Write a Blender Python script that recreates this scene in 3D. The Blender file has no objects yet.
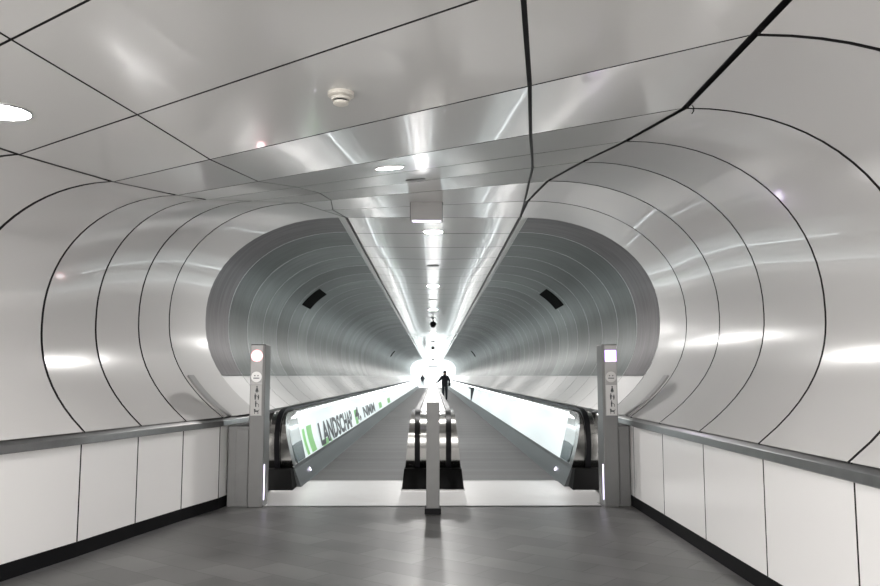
import bpy, bmesh, math, random
from mathutils import Vector, Matrix
random.seed(4)
scn = bpy.context.scene
C = scn.collection
# ------------------------------------------------------------ camera, world, exposure
F_PX = 800.0
pitch = math.atan(83 / F_PX)
yaw = math.atan(7 / math.hypot(F_PX, 83))
cd = bpy.data.cameras.new('camera'); cam = bpy.data.objects.new('camera', cd); C.objects.link(cam)
cd.sensor_width = 36.0; cd.lens = F_PX / 880 * 36.0; cd.clip_start = 0.05; cd.clip_end = 400
cam.location = (0, 0, 0)
cam.rotation_euler = (math.pi / 2 + pitch, 0, -yaw)
scn.camera = cam
w = bpy.data.worlds.new('world'); scn.world = w; w.use_nodes = True
w.node_tree.nodes['Background'].inputs[0].default_value = (1, 0.975, 0.95, 1)
w.node_tree.nodes['Background'].inputs[1].default_value = 3.0   # ambient fill through the back left open, for an unseen bright station hall
scn.view_settings.view_transform = 'Standard'; scn.view_settings.look = 'None'
scn.view_settings.gamma = 1; scn.view_settings.use_curve_mapping = False
scn.view_settings.exposure = 1.12
P_LAMP = 70.0      # hall downlights
P_TUNNEL = 420.0    # tunnel downlights
P_STRIP = 4.0     # light line under the handrails
P_END = 1.1        # luminous ceiling of the hall at the far end
FL = -1.5          # floor height (the camera is the origin)

# ------------------------------------------------------------ materials
def mat(name, col, rough=.4, metal=0., emit=0., ecol=None, bump=0., bscale=8., var=0., coat=0., vscale=3., ior=1.5, aniso=0):
    m = bpy.data.materials.new(name); m.use_nodes = True
    nt = m.node_tree; b = nt.nodes['Principled BSDF']
    b.inputs['Base Color'].default_value = (*col, 1); b.inputs['Roughness'].default_value = rough
    b.inputs['Metallic'].default_value = metal; b.inputs['IOR'].default_value = ior
    b.inputs['Coat Weight'].default_value = coat; b.inputs['Coat Roughness'].default_value = .03
    if emit:
        b.inputs['Emission Color'].default_value = (*(ecol or col), 1); b.inputs['Emission Strength'].default_value = emit
    tc = nt.nodes.new('ShaderNodeNewGeometry')
    if var:
        n = nt.nodes.new('ShaderNodeTexNoise'); n.inputs['Scale'].default_value = vscale; n.inputs['Detail'].default_value = 5
        r = nt.nodes.new('ShaderNodeMix'); r.data_type = 'RGBA'
        r.inputs[6].default_value = (*[c * (1 - var) for c in col], 1); r.inputs[7].default_value = (*[min(1, c * (1 + var)) for c in col], 1)
        nt.links.new(tc.outputs['Position'], n.inputs['Vector']); nt.links.new(n.outputs[0], r.inputs[0]); nt.links.new(r.outputs[2], b.inputs['Base Color'])
    if bump:
        n = nt.nodes.new('ShaderNodeTexNoise'); n.inputs['Scale'].default_value = bscale; n.inputs['Detail'].default_value = 2
        bp = nt.nodes.new('ShaderNodeBump'); bp.inputs['Strength'].default_value = 1; bp.inputs['Distance'].default_value = bump
        nt.links.new(tc.outputs['Position'], n.inputs['Vector']); nt.links.new(n.outputs[0], bp.inputs['Height']); nt.links.new(bp.outputs[0], b.inputs['Normal'])
    return m
def math_node(nt, op, a, b=None):
    n = nt.nodes.new('ShaderNodeMath'); n.operation = op
    for i, v in enumerate((a, b)):
        if v is None: continue
        if isinstance(v, (int, float)): n.inputs[i].default_value = v
        else: nt.links.new(v, n.inputs[i])
    return n.outputs[0]
M_WHITE = mat('white_enamel', (.66, .65, .64), .2, bump=.0015, bscale=1.6, coat=.3)
M_CEIL = mat('ceiling_enamel', (.66, .655, .64), .17, bump=.0012, bscale=1.3, coat=.3)
M_PANEL = mat('wainscot_enamel', (.90, .89, .88), .2)
M_SEAM = mat('seam_black', (.012, .012, .013), .6)
M_METAL = mat('perforated_metal', (.108, .124, .120), .40, metal=.45, var=.4, vscale=1.1, ior=1.35)
M_METAL1 = mat('perforated_metal_mouth', (.115, .108, .112), .44, metal=.4, var=.25, vscale=1.6, ior=1.35)
M_SKIRT = mat('skirt_steel', (.065, .07, .072), .42, metal=.6, var=.1, vscale=6)
M_GUIDE = mat('matt_grey_strip', (.27, .27, .265), .6)
M_EGLASS = mat('clear_end_panel', (.55, .62, .62), .12, coat=.5)
M_SEAMST = mat('seam_steel', (.85, .87, .87), .3, metal=.6)
M_STEEL = mat('brushed_steel', (.30, .30, .30), .3, metal=1., var=.12, vscale=9)
M_POLISH = mat('polished_steel', (.40, .395, .38), .18, metal=1.)
M_POST = mat('satin_grey_steel', (.13, .13, .128), .42, metal=.5, var=.1, vscale=7)
M_FACE = mat('light_face_plate', (.30, .295, .29), .4, metal=.4)
M_COMB = mat('comb_aluminium', (.66, .655, .65), .32, metal=.25, var=.05, vscale=8)
M_LSTEEL = mat('bright_steel', (.50, .50, .50), .3, metal=.85, var=.06, vscale=12)
M_BLACK = mat('black_rubber', (.005, .005, .006), .4, ior=1.2)
M_BLACKP = mat('black_plinth', (.004, .004, .004), .6, ior=1.15)
M_BASE = mat('black_baseboard', (.007, .007, .008), .6, ior=1.2)
M_BAL = mat('backlit_balustrade_film', (.60, .67, .665), .3, emit=.2, ecol=(.90, .98, 1))
M_FLOORREFL = mat('painted_floor_reflection', (.05, .08, .085), .25)
M_GREEN = mat('green_film', (.30, .72, .25), .4)
M_INK = mat('black_film', (.015, .02, .025), .4)
M_FLUOR = mat('lamp_glow', (1, 1, 1), .5, emit=P_LAMP, ecol=(1, .97, .95))
M_TLAMP = mat('tunnel_lamp_glow', (1, 1, 1), .5, emit=P_TUNNEL, ecol=(1, .98, .96))
M_STRIP = mat('handrail_light', (1, 1, 1), .5, emit=P_STRIP, ecol=(.90, .98, 1))
M_END = mat('luminous_ceiling', (1, 1, 1), .5, emit=P_END, ecol=(.95, 1, 1))
M_PLASTIC = mat('offwhite_plastic', (.66, .63, .57), .4)
M_GREYBOX = mat('grey_box_face', (.55, .54, .53), .4)
M_SPK = mat('grey_grille', (.16, .16, .16), .5)
M_VIOLET = mat('violet_glow', (.7, .5, 1), .5, emit=1.6, ecol=(.62, .36, 1))
M_WGLOW = mat('white_glow', (1, 1, 1), .5, emit=5, ecol=(1, .96, 1))
M_PINK = mat('pink_glow', (1, .5, .5), .5, emit=1.5, ecol=(1, .30, .33))
M_LAV = mat('lavender_glow', (.8, .75, 1), .5, emit=6, ecol=(.86, .80, 1))
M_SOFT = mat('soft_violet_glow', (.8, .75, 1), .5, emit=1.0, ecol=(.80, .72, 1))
M_MATTE = mat('matte_black', (.004, .004, .004), .9, ior=1.1)
M_JACKET = mat('black_cloth', (.006, .006, .010), .9)
M_TROUSER = mat('dark_trousers', (.012, .016, .022), .9)
M_SKIN = mat('skin', (.30, .19, .14), .6)
M_HAIR = mat('hair', (.008, .007, .012), .8)
M_ENDWALL = mat('end_hall_white', (.85, .87, .87), .5)

# hall floor: dark grey stone tiles laid askew, soft blotches of wear
M_FLOOR = mat('stone_tile_floor', (.1, .1, .1), .38)
nt = M_FLOOR.node_tree; b = nt.nodes['Principled BSDF']
g = nt.nodes.new('ShaderNodeNewGeometry'); mp = nt.nodes.new('ShaderNodeMapping'); mp.inputs['Rotation'].default_value = (0, 0, math.radians(38))
nt.links.new(g.outputs['Position'], mp.inputs[0])
br = nt.nodes.new('ShaderNodeTexBrick'); nt.links.new(mp.outputs[0], br.inputs['Vector'])
br.inputs['Color1'].default_value = (.095, .094, .093, 1); br.inputs['Color2'].default_value = (.15, .148, .146, 1); br.inputs['Mortar'].default_value = (.06, .059, .058, 1)
br.inputs['Scale'].default_value = 1; br.inputs['Brick Width'].default_value = .6; br.inputs['Row Height'].default_value = .3; br.inputs['Mortar Size'].default_value = .004
br.inputs['Bias'].default_value = -.1
ns = nt.nodes.new('ShaderNodeTexNoise'); ns.inputs['Scale'].default_value = 1.1; ns.inputs['Detail'].default_value = 6
nt.links.new(g.outputs['Position'], ns.inputs['Vector'])
mr = nt.nodes.new('ShaderNodeMapRange'); mr.inputs[1].default_value = .3; mr.inputs[2].default_value = .7; mr.inputs[3].default_value = .72; mr.inputs[4].default_value = 1.3
nt.links.new(ns.outputs[0], mr.inputs[0])
mx = nt.nodes.new('ShaderNodeVectorMath'); mx.operation = 'SCALE'; nt.links.new(br.outputs[0], mx.inputs[0]); nt.links.new(mr.outputs[0], mx.inputs['Scale'])
nt.links.new(mx.outputs[0], b.inputs['Base Color'])
mr2 = nt.nodes.new('ShaderNodeMapRange'); mr2.inputs[3].default_value = .30; mr2.inputs[4].default_value = .48
nt.links.new(ns.outputs[0], mr2.inputs[0]); nt.links.new(mr2.outputs[0], b.inputs['Roughness'])

# every ring of the perforated lining came out a little different in tone; faint brushing runs along the rings
for M_, amp in ((M_METAL, 1.0), (M_METAL1, .5)):
    nt = M_.node_tree; b = nt.nodes['Principled BSDF']; old = b.inputs['Base Color'].links[0].from_socket
    g = nt.nodes.new('ShaderNodeNewGeometry'); sp = nt.nodes.new('ShaderNodeSeparateXYZ'); nt.links.new(g.outputs['Position'], sp.inputs[0])
    idx = math_node(nt, 'FLOOR', math_node(nt, 'DIVIDE', math_node(nt, 'SUBTRACT', sp.outputs[1], 10.5), 1.2))
    sgn = math_node(nt, 'MULTIPLY', math_node(nt, 'GREATER_THAN', sp.outputs[0], 0), 37.0)
    wn = nt.nodes.new('ShaderNodeTexWhiteNoise'); wn.noise_dimensions = '1D'; nt.links.new(math_node(nt, 'ADD', idx, sgn), wn.inputs['W'])
    ma = nt.nodes.new('ShaderNodeMapping'); ma.inputs['Scale'].default_value = (.8, 14, .8); nt.links.new(g.outputs['Position'], ma.inputs[0])
    n2 = nt.nodes.new('ShaderNodeTexNoise'); n2.inputs['Scale'].default_value = 1.6; n2.inputs['Detail'].default_value = 6; nt.links.new(ma.outputs[0], n2.inputs['Vector'])
    k1 = nt.nodes.new('ShaderNodeMapRange'); k1.inputs[3].default_value = 1 - .38 * amp; k1.inputs[4].default_value = 1 + .22 * amp; nt.links.new(wn.outputs['Value'], k1.inputs[0])
    k2 = nt.nodes.new('ShaderNodeMapRange'); k2.inputs[1].default_value = .3; k2.inputs[2].default_value = .7; k2.inputs[3].default_value = .72; k2.inputs[4].default_value = 1.28; nt.links.new(n2.outputs[0], k2.inputs[0])
    vm = nt.nodes.new('ShaderNodeVectorMath'); vm.operation = 'SCALE'; nt.links.new(old, vm.inputs[0]); nt.links.new(math_node(nt, 'MULTIPLY', k1.outputs[0], k2.outputs[0]), vm.inputs['Scale'])
    nt.links.new(vm.outputs[0], b.inputs['Base Color'])

# ribbed pallet belt
M_BELT = mat('ribbed_pallets', (.1, .1, .1), .6, metal=.1, ior=1.35)
nt = M_BELT.node_tree; b = nt.nodes['Principled BSDF']
g = nt.nodes.new('ShaderNodeNewGeometry'); sp = nt.nodes.new('ShaderNodeSeparateXYZ'); nt.links.new(g.outputs['Position'], sp.inputs[0])
wave = math_node(nt, 'SINE', math_node(nt, 'MULTIPLY', sp.outputs[0], 2 * math.pi / .018))
joint = math_node(nt, 'GREATER_THAN', math_node(nt, 'FRACT', math_node(nt, 'DIVIDE', sp.outputs[1], .4)), .94)
band = math_node(nt, 'SINE', math_node(nt, 'MULTIPLY', math_node(nt, 'FLOOR', math_node(nt, 'DIVIDE', sp.outputs[1], .4)), 2.4))
val = math_node(nt, 'ADD', math_node(nt, 'MULTIPLY', band, .010), .075)
val = math_node(nt, 'SUBTRACT', val, math_node(nt, 'MULTIPLY', joint, .03))
cb = nt.nodes.new('ShaderNodeCombineColor')
for i in range(3): nt.links.new(val, cb.inputs[i])
nt.links.new(cb.outputs[0], b.inputs['Base Color'])
bp = nt.nodes.new('ShaderNodeBump'); bp.inputs['Distance'].default_value = .002; bp.inputs['Strength'].default_value = .6
nt.links.new(wave, bp.inputs['Height']); nt.links.new(bp.outputs[0], b.inputs['Normal'])

# ------------------------------------------------------------ mesh helpers
class MB:
    def __init__(s): s.v = []; s.f = []; s.m = []; s.sm = []
    def face(s, pts, mi=0, smooth=False):
        n = len(s.v); s.v += [tuple(p) for p in pts]; s.f.append(tuple(range(n, n + len(pts)))); s.m.append(mi); s.sm.append(smooth)
    def grid(s, rows, mi=0, smooth=True, flip=False):
        n = len(s.v); k = len(rows[0])
        for r in rows: s.v += [tuple(p) for p in r]
        for i in range(len(rows) - 1):
            for j in range(k - 1):
                q = (n + i * k + j, n + i * k + j + 1, n + (i + 1) * k + j + 1, n + (i + 1) * k + j)
                s.f.append(q[::-1] if flip else q); s.m.append(mi); s.sm.append(smooth)
    def box(s, x0, x1, y0, y1, z0, z1, mi=0):
        p = [(x, y, z) for x in (x0, x1) for y in (y0, y1) for z in (z0, z1)]
        n = len(s.v); s.v += p
        for q in ((0, 1, 3, 2), (4, 6, 7, 5), (0, 4, 5, 1), (2, 3, 7, 6), (0, 2, 6, 4), (1, 5, 7, 3)):
            s.f.append(tuple(n + i for i in q)); s.m.append(mi); s.sm.append(False)
    def prism(s, poly, axis_pts, mi=0):
        """poly: list of (a,b); axis_pts: two functions mapping (a,b) to a 3-D point"""
        n = len(poly); k = len(s.v)
        for fn in axis_pts: s.v += [tuple(fn(a, b)) for a, b in poly]
        s.f.append(tuple(k + i for i in range(n))[::-1]); s.f.append(tuple(k + n + i for i in range(n))); s.m += [mi] * 2; s.sm += [False] * 2
        for i in range(n):
            j = (i + 1) % n; s.f.append((k + i, k + j, k + n + j, k + n + i)); s.m.append(mi); s.sm.append(False)
    def lathe(s, prof, c=(0, 0, 0), n=28, mi=0, smooth=True):
        rows = [[(c[0] + r * math.cos(2 * math.pi * i / n), c[1] + r * math.sin(2 * math.pi * i / n), c[2] + z) for i in range(n + 1)] for r, z in prof]
        s.grid(rows, mi, smooth)
    def sweep(s, path, w, t, mi=0):
        """rectangular band of width w (x) and thickness t along a (x,y,z) path lying in a plane of constant x"""
        rings = []
        for i, p in enumerate(path):
            a = Vector(path[max(0, i - 1)]); b_ = Vector(path[min(len(path) - 1, i + 1)]); d = (b_ - a).normalized()
            nn = Vector((0, -d.z, d.y)); p = Vector(p); X = Vector((1, 0, 0)) * w / 2
            rings.append([p - X - nn * t / 2, p - X * .96 + nn * t * .2, p - X * .6 + nn * t / 2, p + X * .6 + nn * t / 2, p + X * .96 + nn * t * .2, p + X - nn * t / 2, p - X - nn * t / 2])
        s.grid(rings, mi, True)
        s.face(rings[0][:-1], mi); s.face(rings[-1][:-1][::-1], mi)
    def build(s, name, mats, parent=None, bevel=0):
        me = bpy.data.meshes.new(name); me.from_pydata(s.v, [], s.f)
        if not isinstance(mats, (list, tuple)): mats = [mats]
        for m in mats: me.materials.append(m)
        me.polygons.foreach_set('material_index', s.m); me.polygons.foreach_set('use_smooth', s.sm)
        bm = bmesh.new(); bm.from_mesh(me); bmesh.ops.remove_doubles(bm, verts=bm.verts, dist=1e-5)
        bmesh.ops.recalc_face_normals(bm, faces=bm.faces)
        for e in bm.edges:
            if len(e.link_faces) == 2 and e.calc_face_angle(0) > .7: e.smooth = False
        bm.to_mesh(me); bm.free()
        o = bpy.data.objects.new(name, me); C.objects.link(o)
        if parent: o.parent = parent; o.matrix_parent_inverse = Matrix.Translation(parent.location).inverted()
        if bevel:
            md = o.modifiers.new('bevel', 'BEVEL'); md.width = bevel; md.segments = 2; md.limit_method = 'ANGLE'
        return o
def struct(o): o['kind'] = 'structure'; return o
def tag(o, label, cat, group=None):
    o['label'] = label; o['category'] = cat
    if group: o['group'] = group
    return o
def thing(name, loc, label, cat, group=None):
    o = bpy.data.objects.new(name, None); C.objects.link(o); o.location = loc; o.empty_display_size = .2
    return tag(o, label, cat, group)
V = Vector
def lerp(a, b, t): return V(a) + (V(b) - V(a)) * t

# ------------------------------------------------------------ joints (ring planes) of the lining
def D(a): return V((-math.cos(math.radians(a)), math.sin(math.radians(a)), 0))
Rj = []
for x, y, bulge, bz, cp in ((2.31, 10.5, .68, .75, (1.165, 10.5, 2.10)), (2.31, 9.32, .655, .65, (1.13, 9.32, 2.065)), (2.31, 8.14, .62, .60, (1.20, 8.14, 2.016)),
                            (2.31, 6.92, .57, .54, (1.33, 6.92, 1.886)), (2.31, 5.67, .49, .45, (1.41, 5.67, 1.70)), (2.31, 4.45, .45, .38, (1.455, 4.45, 1.53)),
                            (2.31, 3.23, .43, .34, (1.365, 3.23, 1.43))):
    Rj.append(dict(b=V((x, y, 0)), d=V((1, 0, 0)), B=bulge, bz=bz, c=V(cp)))
for i in range(1, 6):
    y = 3.23 - 1.22 * i; Rj.append(dict(b=V((2.31, y, 0)), d=V((1, 0, 0)), B=.43, bz=.33, c=V((1.36, y, 1.42))))
Lj = []
for x, y, a, bulge, bz, cp in ((-2.28, 10.5, 0, .70, .75, (-1.165, 10.5, 2.10)), (-2.43, 9.27, 8, .66, .68, (-1.56, 9.146, 2.0)), (-2.62, 8.53, 12, .57, .62, (-1.93, 8.38, 1.85)),
                               (-2.80, 7.73, 12.5, .51, .54, (-2.19, 7.59, 1.69)), (-2.97, 6.88, 12.5, .44, .44, (-2.19, 6.703, 1.53)), (-3.20, 5.93, 13, .43, .38, (-2.415, 5.903, 1.45)),
                               (-3.36, 5.28, 13, .43, .34, (-2.72, 5.128, 1.44)), (-3.56, 4.43, 14, .43, .33, (-2.97, 4.15, 1.42))):
    Lj.append(dict(b=V((x, y, 0)), d=D(a), B=bulge, bz=bz, c=V(cp)))
for i in range(1, 5):
    Lj.append(dict(b=V((-3.56 - .2 * i, 4.43 - .8 * i, 0)), d=D(14 + i), B=.43, bz=.33, c=V((-2.97 - .2 * i, 4.15 - .78 * i, 1.42))))

def profile(j, nl=11, nu=18):
    """points from the top of the steel rail (z=-.45) round the bulge up to the ceiling edge; returns points and outward normals"""
    P = []
    bz, B = j['bz'], j['B']
    zs = [-.47, -.36, -.27, -.18, -.09, 0.] + [bz * k / (nl - 5) for k in range(1, nl - 4)]
    for z in zs:
        t = max(0., (bz - z) / (bz + .45)); P.append((B - B * t ** 2.3, z))
    e = 2 / 2.15; rel = j['c'] - j['b']; sc = rel.dot(j['d']); zc = j['c'].z; lat = V((rel.x, rel.y, 0)) - j['d'] * sc
    for k in range(1, nu + 1):
        th = math.pi / 2 * k / nu
        P.append((sc + (B - sc) * max(0, math.cos(th)) ** e, bz + (zc - bz) * max(0., math.sin(th)) ** e))
    out = []; n = len(P)
    for i, (s_, z) in enumerate(P):
        a = P[max(0, i - 1)]; b_ = P[min(n - 1, i + 1)]; tx, tz = b_[0] - a[0], b_[1] - a[1]; L = math.hypot(tx, tz) or 1
        u = max(0., (z - bz) / (zc - bz)) if z > bz else 0.
        out.append((j['b'] + j['d'] * s_ + lat * u + V((0, 0, z)), j['d'] * (tz / L) + V((0, 0, -tx / L))))
    return out
IZ0 = 5   # row index of z = 0
def ring(mb, j0, j1, gap, split=False, upper_mi=0, low_mi=2, seam_mi=1, endgap=.008, usm=None):
    a, b_ = profile(j0), profile(j1); n = len(a)
    L = (j0['b'] - j1['b']).length; g0 = gap / 2 / L
    def panel(i0, i1, mi, e0, e1, lip):
        rows = []
        for t in (g0, .34, .67, 1 - g0):
            r = [lerp(a[i][0], b_[i][0], t) for i in range(i0, i1)]
            if e0: r[0] = r[0] + (r[1] - r[0]).normalized() * e0
            if e1: r[-1] = r[-1] + (r[-2] - r[-1]).normalized() * e1
            rows.append(r)
        mb.grid(rows, mi)
        # returned edges of the panel
        for t, r in ((g0, rows[0]), (1 - g0, rows[-1])):
            back = [p + lerp(a[i][1], b_[i][1], t) * .02 for p, i in zip(r, range(i0, i1))]
            mb.grid([r, back], lip)
    def back(i0, i1, mi, off):
        rows = [[lerp(a[i][0], b_[i][0], t) + lerp(a[i][1], b_[i][1], t) * off for i in range(i0, i1)] for t in (-.002, .5, 1.002)]
        mb.grid(rows, mi)
    if split:
        panel(0, IZ0 + 1, low_mi, 0, .004, seam_mi); panel(IZ0, n, upper_mi, .004, .0, usm)
        back(0, IZ0 + 1, seam_mi, .02); back(IZ0, n, usm, .012)
    else:
        panel(0, n, 0, 0, endgap, seam_mi); back(0, n, seam_mi, .025)

# tunnel joints
TY0, STEP, NT = 10.5, 1.2, 80
TY1 = TY0 + STEP * NT
def tj(sg, y): return dict(b=V((sg * 2.31, y, 0)), d=V((sg, 0, 0)), B=.68, bz=.75, c=V((sg * 1.27, y, 2.12)))

# right wall
for side, J, sg in (('right', Rj, 1), ('left', Lj, -1)):
    mb = MB()
    for k in range(len(J) - 1): ring(mb, J[k + 1], J[k], .03)
    # flat lower panels, under the rail
    for k in range(len(J) - 1):
        a, b_ = J[k]['b'], J[k + 1]['b']; L = (a - b_).length; g = .009 / L
        p, q = lerp(a, b_, g), lerp(a, b_, 1 - g); dd = (J[k]['d'] + J[k + 1]['d']).normalized()
        z0, z1 = FL + .125, -.52
        mb.face([p + V((0, 0, z0)), q + V((0, 0, z0)), q + V((0, 0, z1)), p + V((0, 0, z1))], 2)
        for e in (p, q): mb.face([e + V((0, 0, z0)), e + V((0, 0, z1)), e + dd * .02 + V((0, 0, z1)), e + dd * .02 + V((0, 0, z0))], 1)
        o_ = dd * .022
        mb.face([a + o_ + V((0, 0, FL - .02)), b_ + o_ + V((0, 0, FL - .02)), b_ + o_ + V((0, 0, -.48)), a + o_ + V((0, 0, -.48))], 1)
    # tunnel lining
    mb2 = MB()
    for k in range(NT): ring(mb, tj(sg, TY0 + STEP * k), tj(sg, TY0 + STEP * (k + 1)), .014, True, 3 if k else 5, usm=4)
    struct(mb.build('wall_' + side, [M_WHITE, M_SEAM, M_PANEL, M_METAL, M_SEAMST, M_METAL1]))
    # baseboard
    mb = MB()
    for k in range(len(J) - 1):
        a, b_ = J[k]['b'], J[k + 1]['b']; i0 = -J[k]['d'] * -.002; i1 = -J[k + 1]['d'] * -.002
        mb.face([a + i0 + V((0, 0, FL)), b_ + i1 + V((0, 0, FL)), b_ + i1 + V((0, 0, FL + .12)), a + i0 + V((0, 0, FL + .12))], 0)
        mb.face([a + i0 + V((0, 0, FL + .12)), b_ + i1 + V((0, 0, FL + .12)), b_ + J[k + 1]['d'] * .02 + V((0, 0, FL + .12)), a + J[k]['d'] * .02 + V((0, 0, FL + .12))], 0)
    struct(mb.build('baseboard_' + side, M_BASE))
    # steel rail along the hall wall
    mb = MB(); rows = []
    for k in list(range(len(J))):
        p, d = J[k]['b'], J[k]['d']
        if k == 0: p = p.copy(); p.y = 10.9
        rows.append([p + d * s_ + V((0, 0, z)) for s_, z in ((.03, -.462), (.0, -.463), (-.038, -.505), (-.042, -.51), (-.042, -.566), (-.036, -.572), (.02, -.572))])
    mb.grid(rows, 0, False)
    struct(mb.build('trim_1' if sg > 0 else 'trim_2', M_STEEL))

# ------------------------------------------------------------ ceiling
T = [  # (left end, fraction of L1, fraction of L2, right end)
    ((-1.16, 10.5, 2.10), .0, 1., (1.16, 10.5, 2.10)),
    ((-1.368, 9.804, 2.049), .05, .99, (1.113, 9.32, 2.065)),
    ((-1.546, 9.146, 2.0), .138, .934, (1.183, 8.14, 2.016)),
    ((-1.916, 8.38, 1.85), .235, .874, (1.31, 6.92, 1.886)),
    ((-2.168, 7.59, 1.69), .265, .823, (1.39, 5.67, 1.70)),
    ((-2.171, 6.703, 1.53), .218, .774, (1.435, 4.45, 1.53)),
    ((-2.394, 5.903, 1.45), .24, .769, (1.343, 3.23, 1.43)),
    ((-2.70, 5.128, 1.44), .264, .749, (1.34, 2.01, 1.42))]
for i in range(4):
    T.append(((-2.95 - .2 * i, 4.15 - .78 * i, 1.42), .270, .732, (1.34, (.93, -.43, -1.65, -2.87)[i], 1.42)))
mb = MB()
for k in range(len(T) - 1):
    (l0, a0, b0, r0), (l1, a1, b1, r1) = T[k], T[k + 1]
    far = [V(l0), lerp(l0, r0, a0), lerp(l0, r0, b0), V(r0)]; near = [V(l1), lerp(l1, r1, a1), lerp(l1, r1, b1), V(r1)]
    thick = [.016, .012 if k < 5 else .016, .024 if k < 6 else .027, .024 if 4 <= k else .014]
    gt = .016
    for c in range(3):
        A, B_, Cc, D_ = far[c], far[c + 1], near[c + 1], near[c]
        wf, wn = (B_ - A).length, (Cc - D_).length
        if wf < .02: A = A + (B_ - A); wf = 0
        Ly = ((A + B_) / 2 - (Cc + D_) / 2).length; ty = gt / 2 / Ly
        def P(s, t):
            return lerp(lerp(A, B_, s), lerp(D_, Cc, s), t)
        wm = (wf + wn) / 2
        if wm < .03: continue
        rows = []
        for i in range(5):
            t = ty + (1 - 2 * ty) * i / 4; ww = max(.05, wf + (wn - wf) * t)
            s0, s1 = thick[c] / 2 / ww, 1 - thick[c + 1] / 2 / ww
            if s1 < s0: s0 = s1 = .5
            rows.append([P(s0 + (s1 - s0) * m / 8, t) for m in range(9)])
        mb.grid(rows, 0)
        mb.grid([[p for p in r] for r in (rows[0], [p + V((0, 0, .02)) for p in rows[0]])], 1); mb.grid([rows[-1], [p + V((0, 0, .02)) for p in rows[-1]]], 1)
        for m in (0, -1): mb.grid([[r[m] for r in rows], [r[m] + V((0, 0, .02)) for r in rows]], 1)
        mb.face([q + V((0, 0, .022)) for q in (far[c], far[c + 1], near[c + 1], near[c])], 1)
    # cover behind the wall/ceiling seam
    for q0, q1, sx in ((far[0], near[0], -1), (far[3], near[3], 1)):
        mb.face([q0 + V((-.03 * sx, 0, .022)), q1 + V((-.03 * sx, 0, .022)), q1 + V((.08 * sx, 0, .03)), q0 + V((.08 * sx, 0, .03))], 1)
def sag(x, y): return -.055 * min(1, max(0, (y - 11.7) / 4)) * (1 - (x / 1.15) ** 2)
for k in range(NT):
    y0, y1 = TY0 + STEP * k, TY0 + STEP * (k + 1); g = .016
    mb.grid([[(-1.135 + 2.27 * i / 12, y, 2.10 + sag(-1.135 + 2.27 * i / 12, y)) for i in range(13)] for y in (y0 + g, y1 - g)], 0)
    mb.grid([[(-1.17 + 2.34 * i / 12, y, 2.125 + sag(-1.135 + 2.27 * i / 12, y)) for i in range(13)] for y in (y0, y1)], 1)
    for sg in (-1, 1):
        mb.grid([[(sg * 1.176, y, 2.13), (sg * 1.176, y, 2.10), (sg * 1.262, y, 2.11), (sg * 1.262, y, 2.13)] for y in (y0, y1)], 0, False)
        mb.face([(sg * 1.13, y0, 2.135), (sg * 1.30, y0, 2.135), (sg * 1.30, y1, 2.135), (sg * 1.13, y1, 2.135)], 1)
struct(mb.build('ceiling', [M_CEIL, M_SEAM]))

# ------------------------------------------------------------ floor, back wall, far hall
mb = MB()
mb.face([(-6.5, -8, FL), (4, -8, FL), (4, 9.43, FL), (-6.5, 9.43, FL)], 0)
mb.face([(-3.2, 9.43, FL - .001), (3.2, 9.43, FL - .001), (3.2, 108, FL - .001), (-3.2, 108, FL - .001)], 1)
struct(mb.build('floor', [M_FLOOR, M_STEEL]))
mb = MB()
E0, E1, EX, EZ = TY1 + .02, TY1 + 16, 5.5, 2.9
mb.face([(-EX, E1, FL), (EX, E1, FL), (EX, E1, EZ), (-EX, E1, EZ)])
for sx in (-1, 1):
    mb.face([(sx * EX, E0, FL), (sx * EX, E1, FL), (sx * EX, E1, EZ), (sx * EX, E0, EZ)])
    mb.face([(sx * EX, E0, FL), (sx * 3.05, E0, FL), (sx * 3.05, E0, EZ), (sx * EX, E0, EZ)])
mb.face([(-3.05, E0, 2.2), (3.05, E0, 2.2), (3.05, E0, EZ), (-3.05, E0, EZ)])
struct(mb.build('wall_far', M_ENDWALL))
mb = MB(); mb.face([(-EX, E0, FL - .0), (EX, E0, FL), (EX, E1, FL), (-EX, E1, FL)]); struct(mb.build('floor_far_hall', M_ENDWALL))
mb = MB(); mb.face([(-EX, E0, EZ), (EX, E0, EZ), (EX, E1, EZ), (-EX, E1, EZ)]); struct(mb.build('ceiling_far_hall', M_END))

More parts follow.
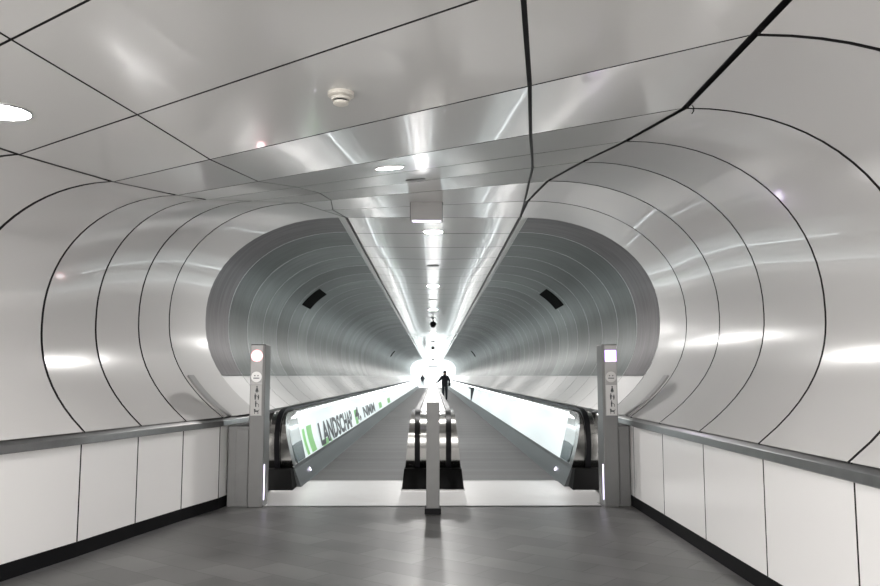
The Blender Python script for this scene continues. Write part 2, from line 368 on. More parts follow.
# ------------------------------------------------------------ moving walkways
NEWEL = [(11.75, -.475), (11.50, -.475), (11.32, -.485), (11.17, -.515), (11.04, -.575), (10.95, -.66), (10.90, -.77), (10.885, -.90), (10.90, -1.03), (10.94, -1.14), (10.99, -1.25)]
WEND = 104.0
def handrail(x, parent):
    mb = MB(); mb.sweep([(x, WEND, -.475)] + [(x, 11.75 + 2 * i, -.475) for i in range(40, 0, -8)] + [(x, y, z) for y, z in NEWEL], .070, .045)
    return mb.build('handrail', M_BLACK, parent)
def newel_cladding(xa_top, xa_bot, xb, parent, name='newel'):
    """steel casing wrapped by the handrail; xa is the inner (walkway) face, leaning out towards the floor"""
    pts = []
    n = len(NEWEL)
    for i, (y, z) in enumerate(NEWEL):
        a = NEWEL[max(0, i - 1)]; b_ = NEWEL[min(n - 1, i + 1)]; dy, dz = b_[0] - a[0], b_[1] - a[1]; L = math.hypot(dy, dz)
        pts.append((y - dz / L * -.0 + (-dz / L) * .03, z + (dy / L) * .03 - .0))
    pts += [(12.3, -1.25), (12.3, -.50)] if abs(xb) < 1 else [(y + .23, z - (.07 if z > -.7 else 0)) for y, z in pts[::-1]][:-1] + [(11.95, -.54), (11.95, -.50)]
    mb = MB()
    def xa(z): t = min(1, max(0, (-.5 - z) / .72)); return xa_top + (xa_bot - xa_top) * t
    P1 = [(xa(z), y, z) for y, z in pts]; P2 = [(xb, y, z) for y, z in pts]
    mb.face(P1); mb.face(P2[::-1]); k = len(pts)
    mb.grid([P1 + P1[:1], P2 + P2[:1]], 0, True)
    return mb.build(name, M_POLISH, parent)
def extr(sec, y0, y1, name, m, parent, closed=True, mi=None):
    mb = MB(); ys = [y0, y1]
    if closed:
        mb.prism(sec, (lambda a, b_: (a, y0, b_), lambda a, b_: (a, y1, b_)))
    return mb.build(name, m, parent)

def walkway(sg, label):
    w_ = thing('moving_walkway', (sg * 1.08, 10.8, FL), label, 'moving walkway', None)
    # pallet belt, comb plate
    mb = MB(); mb.box(min(sg * .40, sg * 1.78), max(sg * .40, sg * 1.78), 11.62, WEND, FL - .03, FL + .004); mb.build('pallet_belt', M_BELT, w_)
    mb = MB(); x0, x1 = sorted((sg * .02, sg * 2.16)); mb.prism([(sg * .02, 9.43), (sg * 1.95, 9.43), (sg * 1.95, 9.71), (sg * 2.125, 9.71), (sg * 2.125, 11.62), (sg * .02, 11.62)], (lambda a, b_: (a, b_, FL - .02), lambda a, b_: (a, b_, FL + .008)))
    cp = mb.build('comb_plate', M_COMB, w_)
    mb = MB()
    xs = sorted((sg * .42, sg * 1.76)); n = 56
    for i in range(n):
        x = xs[0] + (xs[1] - xs[0]) * i / n; mb.box(x, x + .012, 11.62, 11.68, FL + .003, FL + .014)
    mb.build('comb_teeth', M_COMB, cp)
    mb = MB(); mb.box(*sorted((sg * .02, sg * 1.95)), 9.43, 9.46, FL, FL + .011); mb.build('entry_strip', M_STEEL, cp)
    for kind, s_, xf, xp, xh in (('outer', 1, 1.78, 1.87, 2.09), ('inner', -1, .40, .36, .21)):
        X = lambda v: sg * v
        bal = bpy.data.objects.new('balustrade', None); C.objects.link(bal); bal.parent = w_
        if kind == 'outer':
            sk = [(X(1.775), FL), (X(1.79), FL + .03), (X(1.875), FL + .24), (X(1.885), FL + .29), (X(2.2), FL + .29), (X(2.2), FL)]
            pn = [(X(1.885), FL + .29), (X(2.037), -.54), (X(2.055), -.54), (X(1.91), FL + .29)]
            top = [(X(2.037), -.54), (X(2.045), -.535), (X(2.048), -.515), (X(2.30), -.505), (X(2.30), -.58), (X(2.06), -.58)]
        else:
            sk = [(X(.405), FL), (X(.395), FL + .03), (X(.345), FL + .24), (X(.335), FL + .29), (X(.05), FL + .29), (X(.05), FL)]
            pn = [(X(.335), FL + .29), (X(.257), -.54), (X(.24), -.54), (X(.31), FL + .29)]
            top = [(X(.257), -.54), (X(.252), -.53), (X(.25), -.50), (X(.02), -.495), (X(.02), -.56), (X(.235), -.57)]
        def child(sec, y0, y1, name, m):
            o = extr(sec, y0, y1, name, m, None); o.parent = w_; o.matrix_parent_inverse = Matrix.Translation(w_.location).inverted(); return o
        bpy.data.objects.remove(bal)
        child(sk, 11.05, WEND, 'skirt_panel', M_SKIRT)
        pl = child(pn, 12.05 if kind == 'outer' else 11.9, WEND, 'balustrade_panel', M_BAL)
        if kind == 'outer':
            # clear end panel with the floor's dark reflection painted on its lower half, curved front edge following the newel
            mb = MB()
            def on(y, u, off=0.0): # u 0 bottom .. 1 top of the sloping panel
                return (X(1.885 + .135 * u - off), y, FL + .29 + .595 * u)
            edge = [(11.42, 0), (11.30, .12), (11.24, .3), (11.22, .5), (11.24, .7), (11.32, .86), (11.48, 1)]
            mb.face([on(y, u) for y, u in edge] + [on(12.05, 1), on(12.05, 0)])
            mb.face([on(y, u, -.03) for y, u in edge[::-1]] + [on(12.05, 0, -.03), on(12.05, 1, -.03)])
            gl = mb.build('balustrade_glass', M_EGLASS, w_)
            mb = MB()
            mb.face([on(y, u, .003) for y, u in ((11.44, .02), (11.31, .13), (11.25, .3), (11.235, .42), (11.6, .45), (12.045, .45), (12.045, .02))])
            mb.build('floor_reflection', M_FLOORREFL, gl)
        child(top, 11.6, WEND, 'deck', M_LSTEEL)
        # handrail guide lines on the outer deck
        # light line under the handrail
        if kind == 'outer': ls = [(X(2.020), -.565), (X(2.033), -.54), (X(2.042), -.548), (X(2.030), -.572)]
        else: ls = [(X(.273), -.565), (X(.260), -.54), (X(.252), -.548), (X(.263), -.572)]
        child(ls, 12.1, WEND, 'light_line', M_STRIP)
        handrail(X(xh), w_)
        if kind == 'outer':
            nw = newel_cladding(X(2.03), X(1.88), X(2.29), w_)
        else:
            nw = newel_cladding(X(.30), X(.375), X(.012), w_)
        # black plinth
        mb = MB()
        if kind == 'outer': a0, a1, b0 = 1.84, 1.90, 2.29
        else: a0, a1, b0 = .41, .385, .012
        sec = [(X(a0), FL + .008), (X(a1), -1.235), (X(b0), -1.235), (X(b0), FL + .008)]
        mb.prism(sec, (lambda a, b_: (a, 10.72, b_) if b_ < -1.3 else (a, 10.88, b_), lambda a, b_: (a, 11.12, b_)))
        pl_ = mb.build('plinth', M_BLACKP, w_, bevel=.006)
        if kind == 'inner':
            mb = MB(); xx = sorted((X(.012), X(.42))); mb.box(xx[0], xx[1], 10.68, 10.9, FL + .008, FL + .02); mb.build('kick_strip', M_STEEL, pl_)
        if kind == 'outer':
            # dark recess and rib lines of the deck, a comb light in the skirt
            child([(X(2.15), -.512), (X(2.15), -.50), (X(2.185), -.495), (X(2.185), -.512)], 11.6, WEND, 'deck_rib', M_BLACK)
            child([(X(2.225), -.508), (X(2.225), -.485), (X(2.30), -.465), (X(2.30), -.508)], 10.9, WEND, 'deck_rib', M_STEEL)
            mb = MB(); c = V((X(1.825), 12.05, FL + .13)); nrm = V((-sg * .92, 0, .39)); u = V((0, 1, 0)); v_ = nrm.cross(u)
            mb.face([c + nrm * .012 + (u * math.cos(t) + v_ * math.sin(t)) * .028 for t in [2 * math.pi * i / 16 for i in range(16)]])
            o = mb.build('comb_light', M_LAV, w_); o['label'] = 'small glowing lavender lamp in the skirt'
    return w_
WL = walkway(-1, 'left moving walkway with white lit balustrade carrying green and black lettering')
WR = walkway(1, 'right moving walkway carrying the walking man, its white balustrade without lettering')
# lettering and film on the left balustrade
def bal_pt(y, z, off=.006):   # point on the left sloping panel
    u = (z - (FL + .29)) / .595; x = -(1.885 + .135 * u); n = V((.975, 0, .22)); return V((x, y, z)) + n * off
def stripe(y0, y1, z0, z1, lean=0., bow=.0, n=8):
    mb = MB(); rows = []
    for i in range(n + 1):
        t = i / n; z = z0 + (z1 - z0) * t; s_ = lean * t + bow * math.sin(math.pi * t)
        rows.append([bal_pt(y0 + s_, z), bal_pt(y1 + s_, z)])
    mb.grid(rows, 0, False); o = mb.build('film_stripe', M_GREEN, WL); o['label'] = 'pale green patch on the balustrade film'
stripe(12.30, 12.52, -1.19, -.80, -.12, -.06); stripe(12.75, 13.25, -1.19, -.78, -.14, -.08)
stripe(13.95, 14.75, -1.205, -1.10); stripe(15.0, 15.2, -1.205, -1.14); stripe(20.0, 20.6, -1.19, -.85)
stripe(28.6, 30.2, -1.15, -.95); stripe(34, 36, -1.15, -.95)
def lettering(txt, y0, y1, z0, z1, m, name='lettering'):
    cu = bpy.data.curves.new('txt', 'FONT'); cu.body = txt; cu.size = 1; cu.resolution_u = 3; cu.offset = .035
    to = bpy.data.objects.new('txt', cu); C.objects.link(to)
    me = bpy.data.meshes.new_from_object(to.evaluated_get(bpy.context.evaluated_depsgraph_get()))
    bpy.data.objects.remove(to)
    xs = [v.co.x for v in me.vertices]; ys = [v.co.y for v in me.vertices]
    xa, xb, ya, yb = min(xs), max(xs), min(0, min(ys)), max(ys)
    for v in me.vertices:
        y = y0 + (v.co.x - xa) / (xb - xa) * (y1 - y0); z = z0 + (v.co.y - ya) / (yb - ya) * (z1 - z0); v.co = bal_pt(y, z, .009)
    me.materials.clear(); me.materials.append(m); o = bpy.data.objects.new(name, me); C.objects.link(o)
    o.parent = WL; o.matrix_parent_inverse = Matrix.Translation(WL.location).inverted(); return o
bpy.context.view_layer.update()
lettering('LANDSCHAP', 13.8, 19.3, -1.19, -.80, M_INK)
lettering('4,', 20.1, 21.5, -1.17, -.80, M_INK)
lettering('NMM', 22.4, 26.6, -1.15, -.86, M_INK)
# dark bracket on the right balustrade
mb = MB(); mb.box(1.86, 2.06, 39.5, 39.9, -1.2, -.60); mb.box(1.80, 2.10, 39.4, 40.6, -.62, -.56)
o = mb.build('joint_bracket', M_INK, WR); o['label'] = 'dark joint strip on the balustrade'
# centre deck between the two inner balustrades is covered by the decks of each walkway

# ------------------------------------------------------------ steel posts
def picto(kind, c, s_, fn, mb):
    """small black figures; c = centre, s_ = size, fn maps (x,z) to world"""
    def poly(pts): mb.face([fn(c[0] + a * s_, c[1] + b_ * s_) for a, b_ in pts])
    def disc(x, z, r): poly([(x + r * math.cos(t), z + r * math.sin(t)) for t in [2 * math.pi * i / 10 for i in range(10)]])
    if kind == 'walk':
        disc(0, .42, .13); poly([(-.1, .28), (.1, .28), (.28, -.35), (-.28, -.35)]); poly([(-.16, -.35), (-.02, -.35), (-.04, -.5), (-.16, -.5)]); poly([(.02, -.35), (.16, -.35), (.16, -.5), (.04, -.5)])
    if kind == 'child':
        disc(-.25, .40, .11); poly([(-.4, .26), (-.1, .26), (-.12, -.1), (-.16, -.5), (-.34, -.5), (-.38, -.1)]); disc(.25, .2, .10); poly([(.12, .08), (.38, .08), (.36, -.2), (.30, -.5), (.18, -.5)]); poly([(-.1, .2), (.14, .02), (.14, -.06), (-.1, .1)])
    if kind == 'rail':
        disc(-.15, .42, .11); poly([(-.27, .28), (-.03, .28), (-.06, -.5), (-.24, -.5)]); poly([(-.05, .2), (.3, -.05), (.3, -.14), (-.05, .08)]); poly([(.28, -.05), (.36, -.05), (.36, -.5), (.28, -.5)])
    if kind == 'dog':
        poly([(-.4, .1), (.3, .1), (.3, -.15), (-.4, -.15)]); poly([(-.45, .38), (-.15, .30), (-.18, .0), (-.4, .05)]); poly([(-.35, -.1), (-.25, -.1), (-.25, -.45), (-.35, -.45)]); poly([(.18, -.1), (.3, -.1), (.3, -.45), (.18, -.45)]); poly([(.28, .1), (.42, .3), (.46, .26), (.32, .0)])
def bollard(sg, label):
    x0, x1 = (-2.13, -1.955) if sg < 0 else (1.98, 2.155); Y0, Y1, TOP = 9.39, 9.69, .37
    t = thing('signal_post', ((x0 + x1) / 2, (Y0 + Y1) / 2, FL), label, 'post')
    mb = MB(); mb.box(x0, x1, Y0, Y1, FL, TOP); mb.build('column', M_POST, t, bevel=.008)
    fx0, fx1 = (x0 + .005, x1 - .03) if sg < 0 else (x0 + .03, x1 - .005)
    yf = Y0 - .006; xc = (fx0 + fx1) / 2
    mb = MB(); mb.box(fx0, fx1, yf, Y0 + .01, -.46, TOP - .01); mb.build('face_plate', M_FACE, t, bevel=.003)
    fn = lambda x, z, o=0: V((x, yf - .003 - o, z))
    zc = .235
    if sg < 0:
        mb = MB()
        for r, mi, off in ((.068, 0, 0), (.046, 1, .002)):
            mb.face([fn(xc + r * math.cos(a), zc + r * math.sin(a), off) for a in [2 * math.pi * i / 24 for i in range(24)]], mi)
        o = mb.build('stop_light', [M_PINK, M_WGLOW], t); o['label'] = 'round glowing signal, white with pink rim'
    else:
        mb = MB()
        for r, mi, off in ((.066, 0, 0), (.044, 1, .002)):
            mb.face([fn(xc + r * a, zc + r * b_, off) for a, b_ in ((-1, -1), (1, -1), (1, 1), (-1, 1))], mi)
        o = mb.build('go_light', [M_VIOLET, M_WGLOW], t); o['label'] = 'square glowing signal, white with violet rim'
    mb = MB(); zz = -.01
    mb.lathe([(.0, 0), (.062, 0), (.062, .004), (0, .004)], (0, 0, 0), 20)
    mb.v = [(xc + a, yf - .001 - c_, zz + b_) for a, b_, c_ in mb.v]
    dl = mb.build('notice_disc', M_PANEL if sg < 0 else M_GREYBOX, t)
    mb = MB()
    for a in (-.025, .012): mb.face([fn(xc + p, zz + q, .005) for p, q in ((a, .008), (a + .014, .008), (a + .014, .02), (a, .02))])
    mb.face([fn(xc + p, zz + q, .005) for p, q in ((-.035, -.02), (.035, -.02), (.035, -.010), (-.035, -.010))])
    mb.build('notice_marks', M_INK, dl)
    mb = MB(); mb.box(fx0 + .008, fx1 - .008, yf - .002, yf, -.455, -.105); pb = mb.build('pictogram_plate', M_GREYBOX, t)
    for i, k in enumerate(('walk', 'child', 'rail', 'dog')):
        mb = MB(); picto(k, (xc + .01, -.155 - .083 * i), .072, lambda a, b_: fn(a, b_, .001), mb); mb.build('pictogram', M_INK, pb)
    # reflection on the flank that faces the walkway, put in as a glowing strip
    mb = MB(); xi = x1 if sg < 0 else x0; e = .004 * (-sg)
    xa, xb = sorted((xi, xi + e)); mb.box(xa, xb, Y0 + .03, Y0 + .075, -1.42, -1.02); o = mb.build('flank_reflection', M_SOFT, t); o['label'] = 'thin lavender reflection low on the flank, made to glow'
    return t
bollard(-1, 'tall steel post left of the left walkway with round white and pink signal')
bollard(1, 'tall steel post right of the right walkway with square white and violet signal')
# steel cabinets between post and wall
for sg, lb in ((-1, 'low grey steel cabinet between the left wall panels and the left signal post'), (1, 'low grey steel cabinet between the right wall panels and the right signal post')):
    xa, xb = sorted((sg * (2.133 if sg < 0 else 2.158), sg * 2.30)); mb = MB(); mb.prism([(sg * (2.133 if sg < 0 else 2.158), 9.45), (sg * (2.38 if sg < 0 else 2.30), 9.45), (sg * (2.27 if sg < 0 else 2.30), 10.6), (sg * (2.133 if sg < 0 else 2.158), 10.6)], (lambda a, b_: (a, b_, FL), lambda a, b_: (a, b_, -.58)))
    cb_ = thing('steel_cabinet', ((xa + xb) / 2, 9.7, FL), lb, 'cabinet'); mb.build('body', M_POST, cb_, bevel=.006)
    mb = MB(); mb.box(xa + .012, xb - .012, 9.443, 9.455, FL + .05, -.62); mb.build('front_plate', M_POST, cb_, bevel=.003)
# centre post
t = thing('barrier_post', (0, 9.05, FL), 'plain grey steel post standing alone before the centre divider', 'post')
mb = MB(); mb.box(-.073, .073, 8.95, 9.07, FL, -.29); mb.build('column', M_POST, t, bevel=.004)
mb = MB(); mb.box(-.09, .09, 8.92, 9.10, FL, FL + .06); mb.build('foot_shadow', M_BASE, t, bevel=.003)  # dark block put in for the shadow at the post's foot
mb = MB(); mb.box(-.06, .06, 8.96, 9.06, -.29, -.285); mb.build('top_cap', M_LSTEEL, t)

# ------------------------------------------------------------ dark guide strips on the lower lining
for sg, j0, j1, lb in ((-1, Lj[0], Lj[1], 'dark grey metal strip curving down the left wall to the rail'), (1, Rj[0], Rj[1], 'dark grey metal strip curving down the right wall to the rail')):
    a, b_ = profile(j0), profile(j1); rows = []; rb = []
    for i in range(0, 6):
        t0, t1 = (.80, .935)
        p, q = lerp(a[i][0], b_[i][0], t0), lerp(a[i][0], b_[i][0], t1); n_ = a[i][1]
        rows.append([p + n_ * .0, p - n_ * .022, q - n_ * .022, q + n_ * .0])
    mb = MB(); mb.grid(rows, 0, False); mb.face(rows[-1]); mb.face(rows[0][::-1])
    tag(mb.build('guide_strip', M_GUIDE), lb, 'strip')

# ------------------------------------------------------------ wall openings (black slots in the metal lining)
def slot(sg, y, z0, z1, lb):
    pr = profile(tj(sg, y)); pts = [p for p in pr if z0 <= p[0].z <= z1 and p[0].z > .75]
    mb = MB(); rows = []
    import bisect
    zs = [z0 + (z1 - z0) * i / 6 for i in range(7)]
    for z in zs:
        for (p, n_), (q, m_) in zip(pr, pr[1:]):
            if p.z <= z <= q.z and q.z > p.z:
                f = (z - p.z) / (q.z - p.z); c = p.lerp(q, f); nn = n_.lerp(m_, f)
                rows.append([c - nn * -.005, c - nn * .01, c - nn * .01 + V((0, 1.12, 0)), c - nn * -.005 + V((0, 1.12, 0))]); break
    mb.grid(rows, 0, False); mb.face(rows[0]); mb.face(rows[-1][::-1])
    tag(mb.build('wall_speaker', M_MATTE), lb, 'speaker')
slot(-1, TY0 + STEP * 5.2 + .04, 1.49, 1.83, 'nearest black rectangular box high on the left metal lining')
slot(1, TY0 + STEP * 5.2 + .04, 1.49, 1.83, 'nearest black rectangular box high on the right metal lining')
slot(-1, TY0 + STEP * 36 + .04, 1.30, 1.68, 'far small black box high on the left metal lining')
slot(1, TY0 + STEP * 36 + .04, 1.30, 1.68, 'far small black box high on the right metal lining')

from mathutils.bvhtree import BVHTree
_c = bpy.data.objects['ceiling'].data
BV = BVHTree.FromPolygons([v.co[:] for v in _c.vertices], [p.vertices[:] for p in _c.polygons])
def on_ceiling(x, y):
    loc, n, i, d = BV.ray_cast(V((x, y, 0)), V((0, 0, 1)))
    if n.z > 0: n = -n
    return loc, n
def seat(mb, x, y):
    """rest a fitting that was modelled at the origin, hanging down -z, flat against the ceiling at x, y"""
    loc, n = on_ceiling(x, y); q = V((0, 0, -1)).rotation_difference(n); mb.v = [tuple(loc + q @ V(v)) for v in mb.v]; return mb
# ------------------------------------------------------------ ceiling fittings
def downlight(x, y, r, m, lb, group=None):
    loc, n = on_ceiling(x, y)
    t = thing('ceiling_downlight', loc, lb, 'lamp', group)
    mb = MB(); mb.lathe([(r + .012, .002), (r + .012, -.005), (r, -.007), (r, .0)], n=32); seat(mb, x, y).build('ring', M_LSTEEL, t)
    mb = MB(); mb.face([(r * math.cos(q), r * math.sin(q), -.004) for q in [2 * math.pi * i / 32 for i in range(32)]]); seat(mb, x, y).build('diffuser', m, t)
    return t
downlight(-2.34, 4.24, .14, M_FLUOR, 'round glowing downlight in the hall ceiling at the left edge')
downlight(-.34, 6.1, .105, M_FLUOR, 'round glowing downlight where the hall ceiling starts to rise')
for i, (x, y) in enumerate(((.75, 1.6), (-1.2, 2.2), (.7, -1.3), (-1.2, .3), (-2.9, 2.0))):
    downlight(x, y, .10, M_FLUOR, 'round hall downlight behind or above the viewer', 'downlights out of view behind the viewer')
ORD = ['first', 'second', 'third', 'fourth', 'fifth', 'sixth', 'seventh', 'eighth', 'ninth', 'tenth', 'eleventh', 'twelfth', 'thirteenth', 'fourteenth']
for i in range(14):
    y = 11.55 + 6.6 * i
    downlight(0, y, .13, M_TLAMP, '%s round downlight along the tunnel ceiling, counted from the hanging box' % ORD[i], 'tunnel ceiling downlights')
    if i < 6:
        y2 = y + 3.3
        mb = MB(); mb.lathe([(0, -.012), (.09, -.012), (.115, -.006), (.115, .002)], n=24); seat(mb, 0, y2)
        tag(mb.build('ceiling_speaker', M_SPK), '%s flat grey disc speaker between the tunnel downlights, counted from the hanging box' % ORD[i], 'speaker', 'tunnel ceiling speakers')
mb = MB(); mb.lathe([(0, -.010), (.08, -.010), (.095, -.005), (.095, .002)], n=24); seat(mb, -.165, 7.35)
tag(mb.build('ceiling_speaker', M_SPK), 'flat grey disc speaker in the rising ceiling before the hanging box', 'speaker')
# hanging box
t = thing('hanging_box', (-.08, 9.35, 1.86), 'blank grey rectangular box hanging from the ceiling at the tunnel mouth', 'box')
mb = MB(); mb.box(-.265, .105, 9.30, 9.42, 1.83, 2.05); mb.build('housing', M_GREYBOX, t, bevel=.004)
mb = MB(); mb.box(-.28, .12, 9.27, 9.45, 2.05, 2.072); mb.build('mounting_plate', M_SEAM, t)
mb = MB(); mb.box(-.245, .085, 9.31, 9.41, 1.823, 1.831); o = mb.build('light_edge', M_SOFT, t); o['label'] = 'softly glowing lower edge'
for x in (-.273, .105):
    mb = MB(); mb.box(x, x + .008, 9.295, 9.425, 1.825, 2.05); mb.build('side_trim', M_SPK, t)
# smoke detector
t = thing('smoke_detector', (-.47, 3.95, 1.43), 'round off-white smoke detector on the hall ceiling', 'smoke detector')
c = (-.47, 3.95, 1.43)
mb = MB(); mb.lathe([(.067, .006), (.067, -.014), (.060, -.018), (0, -.022)], c); mb.build('mounting_base', M_PLASTIC, t)
mb = MB(); mb.lathe([(.050, -.022), (.050, -.030), (.046, -.036), (0, -.036)], c); mb.build('collar', M_PLASTIC, t)
mb = MB(); mb.lathe([(.034, -.036), (.034, -.044), (0, -.044)], c); mb.build('smoke_slot', M_BLACK, t)
mb = MB(); mb.lathe([(.040, -.044), (.038, -.056), (.025, -.062), (0, -.063)], c); mb.build('head', M_PLASTIC, t)
# dome cameras
for y, lb in ((28.2, 'nearest black dome camera hanging under the tunnel ceiling'), (52.5, 'second black dome camera far along the tunnel ceiling'), (88, 'smallest farthest black dome camera under the tunnel ceiling')):
    z = 2.10 + sag(0, y); t = thing('security_camera', (0, y, z), lb, 'camera', 'cameras along the tunnel ceiling')
    mb = MB(); mb.lathe([(0, 0), (.045, 0), (.045, -.02), (.025, -.03), (.025, -.13), (.05, -.14), (0, -.14)], (0, y, z), 16); mb.build('stem', M_BLACK, t)
    mb = MB(); mb.lathe([(.03, -.12), (.085, -.15), (.115, -.20), (.12, -.26), (0, -.26)], (0, y, z), 20); mb.build('housing', M_BLACK, t)
    mb = MB(); mb.lathe([(.10, -.26), (.092, -.30), (.06, -.34), (0, -.355)], (0, y, z), 20); mb.build('dome', M_BLACKP, t)
# little hanging wire by the right ceiling seam
mb = MB(); c0 = V((1.46, 4.38, 1.53)); path = [c0, c0 + V((.012, 0, -.02)), c0 + V((.012, 0, -.04)), c0 + V((0, -.005, -.058))]
mb.sweep([tuple(p) for p in path], .006, .006); tag(mb.build('loose_wire', M_BLACK), 'short black loose wire hanging from the right ceiling seam', 'wire')
# hanging sign in the far hall
mb = MB(); mb.box(-.7, .7, TY1 + 3, TY1 + 3.1, 1.22, 1.38); tag(mb.build('hanging_sign', M_STEEL), 'small grey sign bar hanging in the bright far hall', 'sign')

# ------------------------------------------------------------ people
def person(loc, label, pose, s_=1.0):
    """pose: dict name -> (x,y,z) metres from the feet, facing +Y"""
    J_ = {
        'pelvis': (0, 0, .95, .155, .11), 'waist': (0, 0, 1.08, .18, .125), 'chest': (0, .0, 1.30, .225, .145), 'neckbase': (0, 0, 1.47, .10, .08), 'neck': (0, .005, 1.53, .08, .08),
        'head': (0, .02, 1.63, .100, .110), 'crown': (0, .01, 1.74, .082, .092),
        'shl': (-.19, 0, 1.42, .088, .088), 'ell': (-.31, .04, 1.22, .065, .065), 'wrl': (-.46, .18, 1.08, .036, .036), 'hal': (-.53, .26, 1.05, .035, .022),
        'shr': (.19, 0, 1.42, .088, .088), 'elr': (.29, -.06, 1.15, .065, .065), 'wrr': (.25, .06, 1.04, .042, .042), 'har': (.25, .10, .96, .030, .042),
        'hil': (-.09, 0, .88, .095, .10), 'knl': (-.10, .02, .50, .062, .066), 'anl': (-.10, -.04, .09, .045, .05), 'tol': (-.11, .14, .045, .045, .035),
        'hir': (.09, 0, .88, .095, .10), 'knr': (.10, .08, .50, .062, .066), 'anr': (.10, .10, .09, .045, .05), 'tor': (.11, .27, .045, .045, .035)}
    for k, v in pose.items(): J_[k] = (*v, *J_[k][3:])
    E_ = [('pelvis', 'waist'), ('waist', 'chest'), ('chest', 'neckbase'), ('neckbase', 'neck'), ('neck', 'head'), ('head', 'crown'), ('chest', 'shl'), ('shl', 'ell'), ('ell', 'wrl'), ('wrl', 'hal'),
          ('chest', 'shr'), ('shr', 'elr'), ('elr', 'wrr'), ('wrr', 'har'), ('pelvis', 'hil'), ('hil', 'knl'), ('knl', 'anl'), ('anl', 'tol'), ('pelvis', 'hir'), ('hir', 'knr'), ('knr', 'anr'), ('anr', 'tor')]
    names = list(J_); verts = [J_[k][:3] for k in names]; edges = [(names.index(a), names.index(b_)) for a, b_ in E_]; rad = [(J_[k][3] * 1.2, J_[k][4] * 1.2) for k in names]
    for side, sx in (('l', -1), ('r', 1)):      # fingers and thumb
        h = V(J_['ha' + side][:3]); wv = V(J_['wr' + side][:3]); dr = (h - wv).normalized(); lat = dr.cross(V((0, 0, 1))); lat = lat.normalized() if lat.length > .1 else V((0, 1, 0))
        for i, ln in enumerate((.07, .08, .075, .06)):
            a = h + lat * (.033 - .022 * i); m_ = a + dr * ln * .6; e = m_ + (dr * .6 + V((0, 0, -.8))).normalized() * ln * .5
            k = len(verts); verts += [tuple(a), tuple(m_), tuple(e)]; rad += [(.010, .010), (.009, .009), (.007, .007)]; edges += [(names.index('ha' + side), k), (k, k + 1), (k + 1, k + 2)]
        a = wv.lerp(h, .5) + lat * .035; e = a + (dr + lat * .7).normalized() * .05; k = len(verts); verts += [tuple(a), tuple(e)]; rad += [(.012, .012), (.009, .009)]; edges += [(names.index('wr' + side), k), (k, k + 1)]
    me = bpy.data.meshes.new('body'); me.from_pydata(verts, edges, []); o = bpy.data.objects.new('tmp', me); C.objects.link(o)
    md = o.modifiers.new('skin', 'SKIN'); md.use_smooth_shade = True
    for i, r in enumerate(rad): me.skin_vertices[0].data[i].radius = r; me.skin_vertices[0].data[i].use_root = (i == 0)
    sd = o.modifiers.new('sub', 'SUBSURF'); sd.levels = 2; sd.render_levels = 2
    bpy.context.view_layer.update()
    m2 = bpy.data.meshes.new_from_object(o.evaluated_get(bpy.context.evaluated_depsgraph_get())); bpy.data.objects.remove(o)
    m2.materials.clear()
    for m in (M_JACKET, M_TROUSER, M_SKIN, M_BLACK): m2.materials.append(m)
    hands = [V(J_['hal'][:3]), V(J_['har'][:3])]
    for p in m2.polygons:
        c_ = p.center; p.use_smooth = True
        mi = 0 if c_.z > .90 else 1
        if c_.z < .085: mi = 3
        if c_.z > 1.56: mi = 2
        if min((c_ - h).length for h in hands) < .09: mi = 2
        p.material_index = mi
    root = thing('person', loc, label, 'person')
    body = bpy.data.objects.new('body', m2); C.objects.link(body); body.parent = root
    def sub(name, mb, m): q = mb.build(name, m); q.parent = root; return q
    # hair, ears, nose, jacket hem and collar
    mb = MB(); rows = []
    for i in range(9):
        t = math.pi * .62 * i / 8; rows.append([(math.sin(t) * math.cos(a) * .112, .012 + math.sin(t) * math.sin(a) * .122 - .008, 1.69 + math.cos(t) * .125 + (0.03 * max(0, math.sin(a)) * (i / 8))) for a in [2 * math.pi * k / 20 for k in range(21)]])
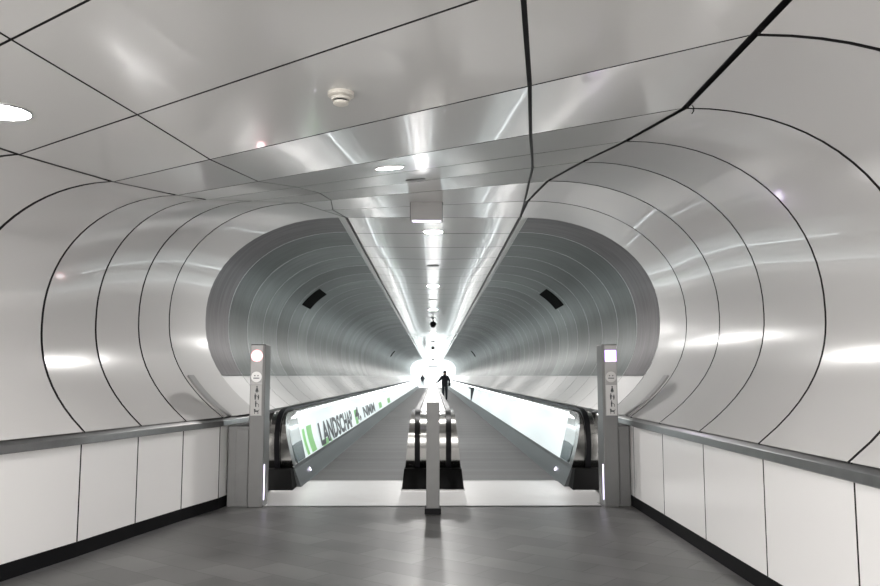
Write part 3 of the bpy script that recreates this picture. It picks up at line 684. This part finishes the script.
    mb.grid(rows, 0, True); sub('hair', mb, M_HAIR)
    mb = MB(); mb.lathe([(0, .07), (.098, .07), (.098, 0), (.09, -.02)], (0, 0, 1.46), 16); mb.v = [(x * 1.0, y * .85, z) for x, y, z in mb.v]; sub('collar', mb, M_JACKET)
    mb = MB()
    mb.lathe([(.165, .30), (.185, .12), (.195, 0), (.185, -.01)], (0, 0, .86), 24); mb.v = [(x, y * .74, z) for x, y, z in mb.v]; sub('jacket', mb, M_JACKET)
    for sx in (-1, 1):
        mb = MB(); mb.lathe([(0, .02), (.016, .012), (.02, 0), (.016, -.014), (0, -.02)], (0, 0, 0), 10); mb.v = [(sx * .083 + x * .4, .01 + y, 1.64 + z * 1.4) for x, y, z in mb.v]; sub('ear', mb, M_SKIN)
    mb = MB(); mb.prism([(-.014, 1.615), (.014, 1.615), (.006, 1.665), (-.006, 1.665)], (lambda a, b_: (a, .095, b_), lambda a, b_: (a * .6, .125 if b_ < 1.64 else .108, b_))); sub('nose', mb, M_SKIN)
    root.scale = (s_, s_, s_)
    return root, J_
p, J_ = person((.74, 50.5, FL + .004), 'man in dark jacket seen from behind walking on the right walkway, hand on handrail', {}, 1.02)
# shoulder bag carried by the man (held at his right hip)
t = thing('shoulder_bag', (1.0, 50.5, -.60), 'small black bag held at the right hip of the walking man', 'bag')
mb = MB(); mb.box(.955, 1.10, 50.40, 50.66, -.64, -.49); mb.build('pouch', M_BLACK, t, bevel=.02)
mb = MB(); mb.box(.95, 1.105, 50.395, 50.56, -.55, -.43); mb.build('flap', M_BLACK, t, bevel=.015)
mb = MB(); mb.sweep([(1.02, 50.42, -.50), (1.02, 50.46, -.50), (1.02, 50.54, -.43), (1.02, 50.60, -.50), (1.02, 50.64, -.50)], .02, .012); mb.build('handle', M_BLACK, t)
person((-1.45, 112.0, FL), 'tiny distant person in dark clothes standing in the bright far hall', {'hal': (-.25, .1, .85), 'wrl': (-.26, .05, .93), 'ell': (-.27, -.02, 1.16)}, .97)
